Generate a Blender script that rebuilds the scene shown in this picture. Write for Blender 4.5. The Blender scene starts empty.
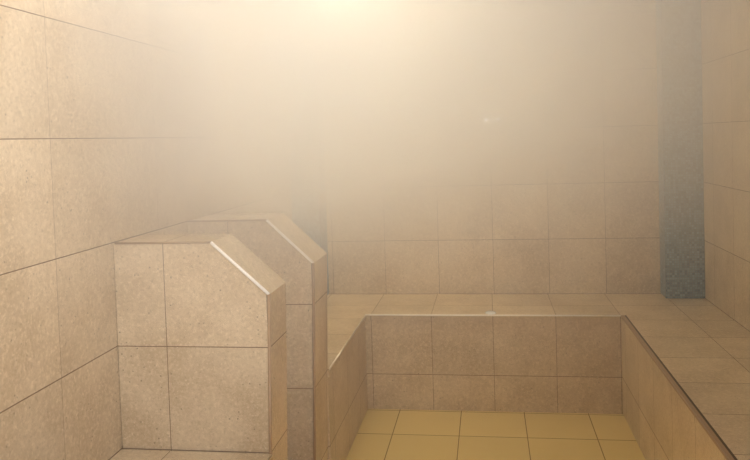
import bpy, math, random
from mathutils import Vector, Matrix
sc = bpy.context.scene
C = sc.collection

# ------------------------------------------------------------------ measures (metres)
T = .303                                   # wall tile pitch
W, D, S = 1.264, .5035, .4826              # aisle width, back bench depth, seat height
XL, XR = -.455, 1.7285                     # side walls
YF, CEIL = -4.35, 2.28                     # wall behind the camera, ceiling
FJ, TF = .1597, .3065                      # floor joints
Y1, T1 = -1.685, .179                      # near partition: front face, thickness
Y2, T2 = -1.132, .228                      # far partition
TOP = S + .605
G = .002                                   # joint width where built-in pieces meet the shell

# ------------------------------------------------------------------ camera
f, yaw, pitch, roll = 759.8, -.1471, -.0381, .0312
cam = bpy.data.cameras.new('camera'); co = bpy.data.objects.new('camera', cam); C.objects.link(co)
cam.sensor_fit = 'HORIZONTAL'; cam.sensor_width = 36; cam.lens = f*36/750
cam.shift_y = (167.5-230)/750
cam.clip_start = .02
cy_, sy_, cp, sp = math.cos(yaw), math.sin(yaw), math.cos(pitch), math.sin(pitch)
fwd = Vector((sy_*cp, cy_*cp, sp)); rt = Vector((cy_, -sy_, 0)); up = rt.cross(fwd)
r2 = math.cos(roll)*rt - math.sin(roll)*up; u2 = math.sin(roll)*rt + math.cos(roll)*up
m = Matrix((r2, u2, -fwd)).transposed().to_4x4(); m.translation = (.6252, -3.7437, 1.3667)
co.matrix_world = m
sc.camera = co

# ------------------------------------------------------------------ world, lights, exposure
w = bpy.data.worlds.new('world'); sc.world = w; w.use_nodes = True
w.node_tree.nodes['Background'].inputs[0].default_value = (.9, .75, .55, 1)
w.node_tree.nodes['Background'].inputs[1].default_value = 0.0
sc.view_settings.view_transform = 'Standard'; sc.view_settings.look = 'None'
sc.view_settings.exposure = 0.0; sc.view_settings.gamma = 1.0; sc.view_settings.use_curve_mapping = False
sc.cycles.use_denoising = True
sc.cycles.volume_bounces = 8
sc.cycles.max_bounces = 12

def light(name, loc, power, col, radius):
    l = bpy.data.lights.new(name, 'POINT'); l.energy = power; l.color = col; l.shadow_soft_size = radius
    o = bpy.data.objects.new(name, l); C.objects.link(o); o.location = loc; return o
LAMP = (-.05, -.28, 2.13)
light('ceiling_lamp_light', (LAMP[0], LAMP[1], LAMP[2]-.10), 34, (1, .88, .61), .06)
light('steam_fill_light', (-.1, -2.25, 2.2), 14, (1, .97, .93), .12)  # added unseen fill above the left side, brightens the steam
light('aisle_warm_fill', (.62, -1.5, .22), 2.2, (1, .55, .15), .06)  # made-up low warm fill, no fixture; tints risers and floor orange
def spot(name, loc, aim, power, col, cone, radius):
    l = bpy.data.lights.new(name, 'SPOT'); l.energy = power; l.color = col; l.shadow_soft_size = radius
    l.spot_size = math.radians(cone); l.spot_blend = 1
    o = bpy.data.objects.new(name, l); C.objects.link(o); o.location = loc
    o.rotation_euler = (Vector(aim)-Vector(loc)).to_track_quat('-Z', 'Y').to_euler(); return o
spot('flash_fill_spot', (.92, -3.8, 1.5), (-.62, -1.2, 2.0), 200, (1, .97, .955), 96, .10)  # added unseen spot in place of a camera flash, aimed up and left

# ------------------------------------------------------------------ node helpers
class N:
    def __init__(s, mat): s.t = mat.node_tree; s.l = s.t.links
    def new(s, typ, **kw):
        n = s.t.nodes.new(typ)
        for k, v in kw.items(): setattr(n, k, v)
        return n
    def put(s, sock, v):
        if isinstance(v, bpy.types.NodeSocket): s.l.new(v, sock)
        elif v is not None: sock.default_value = v
    def math(s, op, a, b=None, c=None, clamp=False):
        n = s.new('ShaderNodeMath', operation=op, use_clamp=clamp)
        for i, v in enumerate((a, b, c)): s.put(n.inputs[i], v)
        return n.outputs[0]
    def mr(s, v, a, b, c=0., d=1., smooth=True):
        n = s.new('ShaderNodeMapRange', interpolation_type='SMOOTHSTEP' if smooth else 'LINEAR')
        s.put(n.inputs[0], v)
        for i, x in enumerate((a, b, c, d)): s.put(n.inputs[1+i], x)
        return n.outputs[0]
    def mix(s, fac, a, b, blend='MIX'):
        n = s.new('ShaderNodeMix', data_type='RGBA', blend_type=blend)
        s.put(n.inputs[0], fac); s.put(n.inputs[6], a); s.put(n.inputs[7], b)
        return n.outputs[2]
    def noise(s, vec, scale, detail=3, rough=.5):
        n = s.new('ShaderNodeTexNoise'); s.put(n.inputs['Vector'], vec)
        n.inputs['Scale'].default_value = scale; n.inputs['Detail'].default_value = detail; n.inputs['Roughness'].default_value = rough
        return n.outputs['Fac']
def base_mat(name):
    m = bpy.data.materials.new(name); m.use_nodes = True
    return m, N(m), m.node_tree.nodes['Principled BSDF']
def c4(c): return (c[0], c[1], c[2], 1)

def tile_mat(name, base, light_c, dark_c, grout, pitch=T, gw=.0017, rough=.42, var=.06, pits=1.0, mottle=1.0, ku=1.3):
    m, n, b = base_mat(name)
    uv = n.new('ShaderNodeUVMap', uv_map='UVMap').outputs[0]
    oc = n.new('ShaderNodeNewGeometry').outputs['Position']
    sx = n.new('ShaderNodeSeparateXYZ'); n.put(sx.inputs[0], uv)
    fu = n.math('FRACT', sx.outputs[0]); fv = n.math('FRACT', sx.outputs[1])
    du = n.math('MINIMUM', fu, n.math('SUBTRACT', 1., fu)); du = n.math('MULTIPLY', du, ku); dv = n.math('MINIMUM', fv, n.math('SUBTRACT', 1., fv))
    d = n.math('MULTIPLY', n.math('MINIMUM', du, dv), pitch)
    tile = n.mr(d, gw*.6, gw*1.5)
    fl = n.new('ShaderNodeVectorMath', operation='FLOOR'); n.put(fl.inputs[0], uv)
    wn = n.new('ShaderNodeTexWhiteNoise', noise_dimensions='3D'); n.put(wn.inputs['Vector'], fl.outputs[0])
    tint = n.mr(wn.outputs['Value'], 0, 1, 1-var, 1+var, False)
    cloud = n.mr(n.noise(oc, 5, 4, .6), .3, .7)
    mott = n.mr(n.noise(oc, 70, 6, .7), .45, .66)
    col = n.mix(n.math('MULTIPLY', cloud, .42), c4(base), c4(light_c))
    col = n.mix(n.math('MULTIPLY', mott, .42*mottle), col, c4(light_c))
    mott2 = n.mr(n.noise(oc, 105, 5, .7), .5, .70)
    col = n.mix(n.math('MULTIPLY', mott2, .42*mottle), col, c4(dark_c))
    fleck = n.mr(n.noise(oc, 120, 3, .6), .58, .70)
    col = n.mix(n.math('MULTIPLY', fleck, .55*mottle), col, c4(light_c))
    vo = n.new('ShaderNodeTexVoronoi'); n.put(vo.inputs['Vector'], oc); vo.inputs['Scale'].default_value = 60
    pit = n.math('MULTIPLY', n.mr(vo.outputs['Distance'], .08, .20, 1, 0), n.mr(n.noise(oc, 18, 2), .5, .62))
    col = n.mix(n.math('MULTIPLY', pit, .7*pits), col, c4([x*.45 for x in dark_c]))
    hs = n.new('ShaderNodeHueSaturation'); n.put(hs.inputs['Value'], tint); n.put(hs.inputs['Color'], col)
    col = n.mix(tile, c4(grout), hs.outputs[0])
    n.put(b.inputs['Base Color'], col)
    n.put(b.inputs['Roughness'], n.mr(tile, 0, 1, .85, rough, False))
    h = n.math('ADD', n.math('MULTIPLY', tile, 1.), n.math('MULTIPLY', mott, .12*mottle))
    bp = n.new('ShaderNodeBump'); bp.inputs['Strength'].default_value = .5; bp.inputs['Distance'].default_value = .0012
    n.put(bp.inputs['Height'], h); n.put(b.inputs['Normal'], bp.outputs[0])
    return m
STONE = tile_mat('beige_stone_tile', (.47, .36, .228), (.76, .64, .468), (.283, .211, .13), (.15, .08, .035), rough=.34, gw=.0012)
STONEL = tile_mat('beige_stone_wall_tile', (.47, .36, .228), (.76, .64, .468), (.283, .211, .13), (.15, .08, .035), rough=.34, gw=.0012, ku=4.5)
FLOORM = tile_mat('yellow_floor_tile', (.64, .49, .20), (.68, .53, .23), (.57, .43, .17), (.17, .09, .03), pitch=TF, gw=.0022, rough=.35, var=.04, pits=0, mottle=.25)

m, n, b = base_mat('blue_mosaic')
uv = n.new('ShaderNodeUVMap', uv_map='UVMap').outputs[0]
sxx = n.new('ShaderNodeVectorMath', operation='SCALE'); n.put(sxx.inputs[0], uv); sxx.inputs['Scale'].default_value = T/.0125
fl = n.new('ShaderNodeVectorMath', operation='FLOOR'); n.put(fl.inputs[0], sxx.outputs[0])
fr = n.new('ShaderNodeVectorMath', operation='FRACTION'); n.put(fr.inputs[0], sxx.outputs[0])
wn = n.new('ShaderNodeTexWhiteNoise', noise_dimensions='3D'); n.put(wn.inputs['Vector'], fl.outputs[0])
sx = n.new('ShaderNodeSeparateXYZ'); n.put(sx.inputs[0], fr.outputs[0])
def edge(v): return n.math('MINIMUM', v, n.math('SUBTRACT', 1., v))
tl = n.mr(n.math('MINIMUM', edge(sx.outputs[0]), edge(sx.outputs[1])), .05, .12)
cc = n.mix(wn.outputs['Value'], (.05, .12, .18, 1), (.20, .32, .40, 1))
n.put(b.inputs['Base Color'], n.mix(tl, (.13, .16, .165, 1), cc)); b.inputs['Roughness'].default_value = .3
MOSAIC = m

m, n, b = base_mat('brushed_steel')
b.inputs['Base Color'].default_value = (.82, .76, .68, 1); b.inputs['Metallic'].default_value = 1; b.inputs['Roughness'].default_value = .3
STEEL = m
m, n, b = base_mat('trim_painted_sheen')
oc = n.new('ShaderNodeNewGeometry').outputs['Position']
n.put(b.inputs['Base Color'], n.mix(n.noise(oc, 40, 2), (.93, .9, .84, 1), (.98, .95, .9, 1))); b.inputs['Metallic'].default_value = 0; b.inputs['Roughness'].default_value = .3  # white non-metal: the trim's bright sheen is put into the base colour
TRIM_SHEEN = m
m, n, b = base_mat('brown_edge_profile')
oc = n.new('ShaderNodeNewGeometry').outputs['Position']
n.put(b.inputs['Base Color'], n.mix(n.noise(oc, 40, 2), (.30, .19, .10, 1), (.36, .24, .14, 1))); b.inputs['Roughness'].default_value = .5
BROWN = m
m, n, b = base_mat('dark_sealant')
oc = n.new('ShaderNodeNewGeometry').outputs['Position']
n.put(b.inputs['Base Color'], n.mix(n.noise(oc, 30, 3), (.03, .017, .008, 1), (.08, .045, .02, 1))); b.inputs['Roughness'].default_value = .7
SEAL = m
m, n, b = base_mat('ceiling_plaster')
oc = n.new('ShaderNodeNewGeometry').outputs['Position']
n.put(b.inputs['Base Color'], n.mix(n.noise(oc, 8, 4), (.66, .58, .47, 1), (.72, .64, .53, 1))); b.inputs['Roughness'].default_value = .7
PLASTER = m
m, n, b = base_mat('white_enamel')
oc = n.new('ShaderNodeNewGeometry').outputs['Position']
n.put(b.inputs['Base Color'], n.mix(n.noise(oc, 20, 2), (.75, .73, .7, 1), (.8, .78, .75, 1))); b.inputs['Roughness'].default_value = .35
ENAMEL = m
m, n, b = base_mat('lamp_glass')
b.inputs['Base Color'].default_value = (1, .95, .85, 1); b.inputs['Roughness'].default_value = .4
b.inputs['Emission Color'].default_value = (1, .86, .58, 1); b.inputs['Emission Strength'].default_value = 6
LAMPGLASS = m
m, n, b = base_mat('glint_white')
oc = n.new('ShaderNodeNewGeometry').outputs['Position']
n.put(b.inputs['Base Color'], n.mix(n.noise(oc, 60, 2), (.80, .84, .88, 1), (.95, .97, 1, 1))); b.inputs['Roughness'].default_value = .15  # near-white base colour holds the bench glint
GLINT = m
m, n, b = base_mat('white_led')
b.inputs['Base Color'].default_value = (1, 1, 1, 1); b.inputs['Emission Color'].default_value = (.92, .95, 1, 1)
b.inputs['Emission Strength'].default_value = 8
LED = m

# ------------------------------------------------------------------ mesh helpers
class MB:
    """collects faces with tile-unit UVs; org = where joints cross (x, y, z); pit = tile pitch"""
    def __init__(s, org=(0, 0, 0), pit=T, wide=1): s.v = []; s.f = []; s.uv = []; s.org = org; s.pit = pit; s.wide = wide; s.smooth = False
    def face(s, pts, plain=False):
        i0 = len(s.v); s.v += [Vector(p) for p in pts]; s.f.append(list(range(i0, i0+len(pts))))
        a = [Vector(p) for p in pts]; nn = (a[1]-a[0]).cross(a[2]-a[0]).normalized()
        k = max(range(3), key=lambda i: abs(nn[i]))
        ax = [(1, 2), (0, 2), (0, 1)][k]; us = []
        for p in a:
            u = (p[ax[0]]-s.org[ax[0]])/s.pit/s.wide; v = (p[ax[1]]-s.org[ax[1]])/s.pit
            us.append((u, v))
        if plain or abs(nn[k]) < .95:
            mu = sum(x[0] for x in us)/len(us); mv = sum(x[1] for x in us)/len(us)
            us = [(.5+(x-mu)*.9, .5+(y-mv)*.9) for x, y in us]
        s.uv.append(us)
    def box(s, x0, x1, y0, y1, z0, z1):
        s.face([(x0, y0, z0), (x1, y0, z0), (x1, y0, z1), (x0, y0, z1)])
        s.face([(x1, y1, z0), (x0, y1, z0), (x0, y1, z1), (x1, y1, z1)])
        s.face([(x0, y1, z0), (x0, y0, z0), (x0, y0, z1), (x0, y1, z1)])
        s.face([(x1, y0, z0), (x1, y1, z0), (x1, y1, z1), (x1, y0, z1)])
        s.face([(x0, y0, z1), (x1, y0, z1), (x1, y1, z1), (x0, y1, z1)])
        s.face([(x0, y1, z0), (x1, y1, z0), (x1, y0, z0), (x0, y0, z0)])
        return s
    def prism_y(s, poly, y0, y1, plain=()):
        """poly: (x, z) counter-clockwise seen from -y"""
        s.face([(x, y0, z) for x, z in poly]); s.face([(x, y1, z) for x, z in reversed(poly)])
        for i in range(len(poly)):
            a, b_ = poly[i], poly[(i+1) % len(poly)]
            s.face([(a[0], y0, a[1]), (a[0], y1, a[1]), (b_[0], y1, b_[1]), (b_[0], y0, b_[1])], plain=i in plain)
        return s
    def prism_z(s, poly, z0, z1):
        """poly: (x, y) counter-clockwise seen from above"""
        s.face([(x, y, z1) for x, y in poly]); s.face([(x, y, z0) for x, y in reversed(poly)])
        for i in range(len(poly)):
            a, b_ = poly[i], poly[(i+1) % len(poly)]
            s.face([(a[0], a[1], z0), (b_[0], b_[1], z0), (b_[0], b_[1], z1), (a[0], a[1], z1)])
        return s
    def lathe(s, c, prof, k=40):
        rings = [[(c[0]+r*math.cos(2*math.pi*i/k), c[1]+r*math.sin(2*math.pi*i/k), c[2]+z) for i in range(k)] for r, z in prof]
        for a, b_ in zip(rings, rings[1:]):
            for i in range(k):
                j = (i+1) % k; s.face([a[i], a[j], b_[j], b_[i]])
        s.face(list(reversed(rings[0]))); s.face(rings[-1]); s.smooth = True
        return s
    def build(s, name, mat, parent=None, bevel=0.):
        loc = parent.location if parent else Vector((0, 0, 0))
        me = bpy.data.meshes.new(name); me.from_pydata([v-loc for v in s.v], [], s.f)
        ul = me.uv_layers.new(name='UVMap'); i = 0
        for us in s.uv:
            for u in us: ul.data[i].uv = u; i += 1
        import bmesh
        bm = bmesh.new(); bm.from_mesh(me); bmesh.ops.remove_doubles(bm, verts=bm.verts, dist=1e-5)
        bmesh.ops.recalc_face_normals(bm, faces=bm.faces); bm.to_mesh(me); bm.free()
        if s.smooth:
            for p in me.polygons: p.use_smooth = len(p.vertices) == 4
        me.materials.append(mat)
        o = bpy.data.objects.new(name, me); C.objects.link(o); o.parent = parent
        if bevel:
            bv = o.modifiers.new('bevel', 'BEVEL'); bv.width = bevel; bv.segments = 2; bv.limit_method = 'ANGLE'
        return o
def struct(o): o['kind'] = 'structure'; return o
def thing(name, label, cat, loc):
    o = bpy.data.objects.new(name, None); C.objects.link(o); o.location = loc
    o['label'] = label; o['category'] = cat; o.empty_display_size = .1; return o
def tag(o, label, cat): o['label'] = label; o['category'] = cat; return o

# ------------------------------------------------------------------ room shell
struct(MB((.038, 0, S)).box(XL-.1, XR+.1, D, D+.1, -.1, CEIL).build('wall_back', STONE))
struct(MB((0, -1.98, S), T, 2).box(XL-.1, XL, YF, D, -.1, CEIL).build('wall_left', STONEL))
struct(MB((0, -1.30, S)).box(XR, XR+.1, YF, D, -.1, CEIL).build('wall_right', STONE))
struct(MB((.1, 0, S)).box(XL-.1, XR+.1, YF-.1, YF, -.1, CEIL).build('wall_front', STONE))
struct(MB((FJ, -.315, 0), TF).box(XL, XR, YF, D, -.1, 0).build('floor', FLOORM))
struct(MB().box(XL-.1, XR+.1, YF-.1, D+.1, CEIL, CEIL+.1).build('ceiling', PLASTER))

# ------------------------------------------------------------------ mosaic pillars in the two far corners
PL = MB((0, 0, S)).box(XL+G, -.292, D-.17, D-G, S+.001, CEIL-G).build('corner_post', MOSAIC, bevel=.004)
tag(PL, 'blue mosaic pillar in the far corner behind the chamfered partitions', 'pillar')
PR = MB((0, 0, S)).box(1.53, XR-G, D-.13, D-G, S+.001, CEIL-G).build('corner_post', MOSAIC, bevel=.004)
tag(PR, 'blue mosaic pillar in the far corner above the right hand bench', 'pillar')

# ------------------------------------------------------------------ U-shaped bench: far left run, back run, right run
YB = Y2+T2
WR = 1.241                                 # riser of the right hand run; a narrow edge strip lies between it and W
bench = thing('tiled_bench', 'long beige tiled bench wrapping round the sunken aisle with steel edge trim', 'bench', (W/2, D, 0))
poly = [(XL+G, YB+G), (0, YB+G), (0, 0), (WR, 0), (WR, YF+G), (XR-G, YF+G), (XR-G, D-G), (XL+G, D-G)]
MB((W/2, -1.30, S)).prism_z(poly, S-.03, S).build('seat', STONE, bench)
def riser(x0, x1, y0, y1, org): return MB(org).box(x0, x1, y0, y1, 0, S-.03).build('riser', STONE, bench)
riser(XL+G, XR-G, .006, D-G, (W/2, 0, S-.0))
riser(XL+G, -.006, YB+G, .006, (0, -.2, S))
riser(WR+.002, XR-G, YF+G, .006, (0, -1.30, S))
def bar(pts, parent, name='edge_trim', r=.004, mat=None):
    """round-nosed steel profile along a polyline"""
    mb = MB(); mb.smooth = True; k = 10
    for a, b_ in zip(pts, pts[1:]):
        a, b_ = Vector(a), Vector(b_); d = (b_-a).normalized()
        s1 = d.cross(Vector((0, 0, 1)) if abs(d.z) < .9 else Vector((0, 1, 0))).normalized(); s2 = d.cross(s1)
        q = [s1*r*math.cos(6.28319*i/k)+s2*r*math.sin(6.28319*i/k) for i in range(k)]
        for i in range(k):
            j = (i+1) % k; mb.face([a+q[i], b_+q[i], b_+q[j], a+q[j]])
        mb.face([a+x for x in q]); mb.face([b_+x for x in reversed(q)])
    return mb.build(name, mat or STEEL, parent)
bar([(0, YB+.008, S-.002), (0, 0, S-.002)], bench)
bar([(0, -.002, S-.001), (WR, -.002, S-.001)], bench, mat=TRIM_SHEEN)
bar([(WR, 0, S-.002), (WR, YF+.01, S-.002)], bench, mat=BROWN)
MB().box(WR+.002, W-.008, YF+G, 0, S-.004, S+.0006).build('edge_strip', BROWN, bench)
MB().box(W-.008, W, YF+G, 0, S-.004, S+.0006).build('sealant_joint', SEAL, bench)

# near left bench, on this side of the partitions
nb = thing('tiled_bench', 'short tiled bench beside the left wall in front of the nearest partition', 'bench', (XL, Y1, 0))
MB((0, Y1, S)).box(XL+G, 0, YF+G, Y1-.008, S-.03, S).build('seat', STONE, nb)
MB((0, Y1, S)).box(XL+G, -.006, YF+G, Y1-.008, 0, S-.03).build('riser', STONE, nb)
bar([(0, Y1-.012, S-.003), (0, YF+.01, S-.003)], nb)

# ------------------------------------------------------------------ the two chamfered partitions
def partition(label, y0, th, chx, chz, top):
    p = thing('seat_divider', label, 'partition', (0, y0+th/2, 0))
    poly = [(XL+.002, 0), (-.018, 0), (.008, top-chz), (-chx, top), (XL+.002, top)]
    MB((0, y0-.4, S)).prism_y(poly, y0, y0+th, plain=(2,)).build('body', STONE, p)
    e = y0-.001
    bar([(-chx, e, top-.001), (.007, e, top-chz)], p, 'chamfer_trim', .0045, TRIM_SHEEN)
    bar([(XL+.008, e, top-.001), (-chx, e, top-.001)], p, 'top_trim', .003, BROWN)
    bar([(.007, e, top-chz), (-.019, e, 0)], p, 'corner_trim', .005, BROWN)
    return p
partition('nearer low tiled partition with a sloped corner and steel edge strip', Y1, T1, .158, .150, TOP)
partition('farther low tiled partition with a sloped corner, partly behind the nearer one', Y2, T2, .158, .156, TOP+.002)

# ------------------------------------------------------------------ lamp hanging in the steam
lamp = thing('ceiling_lamp', 'round glowing lamp in the steam under the ceiling above the far bench corner', 'lamp', (LAMP[0], LAMP[1], CEIL))
MB().lathe((LAMP[0], LAMP[1], 0), [(.11, CEIL-.06), (.12, CEIL-.05), (.12, CEIL)]).build('housing', ENAMEL, lamp)
MB().lathe((LAMP[0], LAMP[1], CEIL-.06), [(.03, -.05), (.07, -.038), (.098, -.015), (.105, 0)]).build('diffuser', LAMPGLASS, lamp)

# ------------------------------------------------------------------ small twin light on the far wall
wl = thing('wall_light', 'small twin white light on the far wall, dim in the steam', 'light', (.655, D, 1.45))
MB().box(.605, .705, D-.012, D, 1.43, 1.474).build('backplate', ENAMEL, wl, bevel=.003)
for bx, br in ((.622, .008), (.688, .005)):
    mb = MB(); mb.lathe((0, 0, 0), [(br*math.sin(t*math.pi/10), -br*math.cos(t*math.pi/10)) for t in range(1, 10)], 16)
    mb.v = [Vector((bx+v.x, D-.012-.6*br+v.z, 1.452+v.y)) for v in mb.v]
    mb.build('bulb', LED, wl)

# ------------------------------------------------------------------ glint on the back bench, painted as a small pale opaque dome
glint = MB().lathe((.622, 0, 0), [(.028, 0.0005), (.024, .004), (.015, .007), (.004, .008)])
glint.v = [Vector((v.x, .045+v.y*1.3, S+v.z)) for v in glint.v]
tag(glint.build('painted_glint', GLINT), 'small pale painted highlight on the back bench at its front edge', 'highlight')

# ------------------------------------------------------------------ steam: fills the room, thickest above the benches at the far end
m = bpy.data.materials.new('steam'); m.use_nodes = True; n = N(m)
for x in list(n.t.nodes): n.t.nodes.remove(x)
out = n.new('ShaderNodeOutputMaterial'); vs = n.new('ShaderNodeVolumePrincipled')
pos = n.new('ShaderNodeNewGeometry').outputs['Position']
sx = n.new('ShaderNodeSeparateXYZ'); n.put(sx.inputs[0], pos)
hz = n.mr(sx.outputs[2], .78, 1.68)
dy = n.mr(sx.outputs[1], -3.1, -.9)
dx = n.mr(sx.outputs[0], .5, 1.7, 1., .24)
nz = n.mr(n.noise(pos, 1.8, 3), .3, .7, .75, 1.25)
pl = n.new('ShaderNodeVectorMath', operation='DISTANCE')
cb = n.new('ShaderNodeCombineXYZ'); n.put(cb.inputs[0], sx.outputs[0]); n.put(cb.inputs[1], sx.outputs[1])
n.put(pl.inputs[0], cb.outputs[0]); pl.inputs[1].default_value = (-.3, -1.08, 0)
plume = n.mr(pl.outputs['Value'], .1, 1.15, 1, 0)
hp = n.mr(sx.outputs[2], .8, 1.45)
den = n.math('MULTIPLY', n.math('MULTIPLY', hz, dy), dx)
den = n.math('ADD', n.math('MULTIPLY', den, 1.28), n.math('MULTIPLY', n.math('MULTIPLY', plume, hp), 1.8))
n.put(vs.inputs['Density'], n.math('MULTIPLY_ADD', den, nz, .02))
vs.inputs['Color'].default_value = (.957, .965, .970, 1); vs.inputs['Anisotropy'].default_value = .2
n.l.new(vs.outputs[0], out.inputs['Volume'])
st = MB().box(XL+.003, XR-.003, YF+.003, D-.003, .003, CEIL-.003).build('steam', m)
g = .008                                   # the steam fills only the free air: cut the built-in solids out of it
cuts = [MB().box(WR-g, XR+.2, YF-.2, D+.2, -.2, S+g), MB().box(XL-.2, XR+.2, -g, D+.2, -.2, S+g),
        MB().box(XL-.2, g, YB-.02, D+.2, -.2, S+g), MB().box(XL-.2, g, YF-.2, Y1+.02, -.2, S+g),
        MB().box(XL-.2, -.292+g, D-.17-g, D+.2, .3, CEIL+.2), MB().box(1.53-g, XR+.2, D-.13-g, D+.2, .3, CEIL+.2)]
for y0, th, chz in ((Y1, T1, .150), (Y2, T2, .156)):
    cuts.append(MB().prism_y([(XL-.2, -.2), (.016, -.2), (.016, TOP-chz+g), (-.158+g, TOP+.002+g), (XL-.2, TOP+.002+g)], y0-g, y0+th+g))
cutters = [c.build('cutter', m) for c in cuts]
for c in cutters:
    bo = st.modifiers.new('cut', 'BOOLEAN'); bo.operation = 'DIFFERENCE'; bo.solver = 'EXACT'; bo.object = c
me = bpy.data.meshes.new_from_object(st.evaluated_get(bpy.context.evaluated_depsgraph_get()))
st.modifiers.clear(); st.data = me
for c in cutters: bpy.data.objects.remove(c)
st['kind'] = 'stuff'; tag(st, 'pale warm steam hanging in the upper half of the room', 'steam')
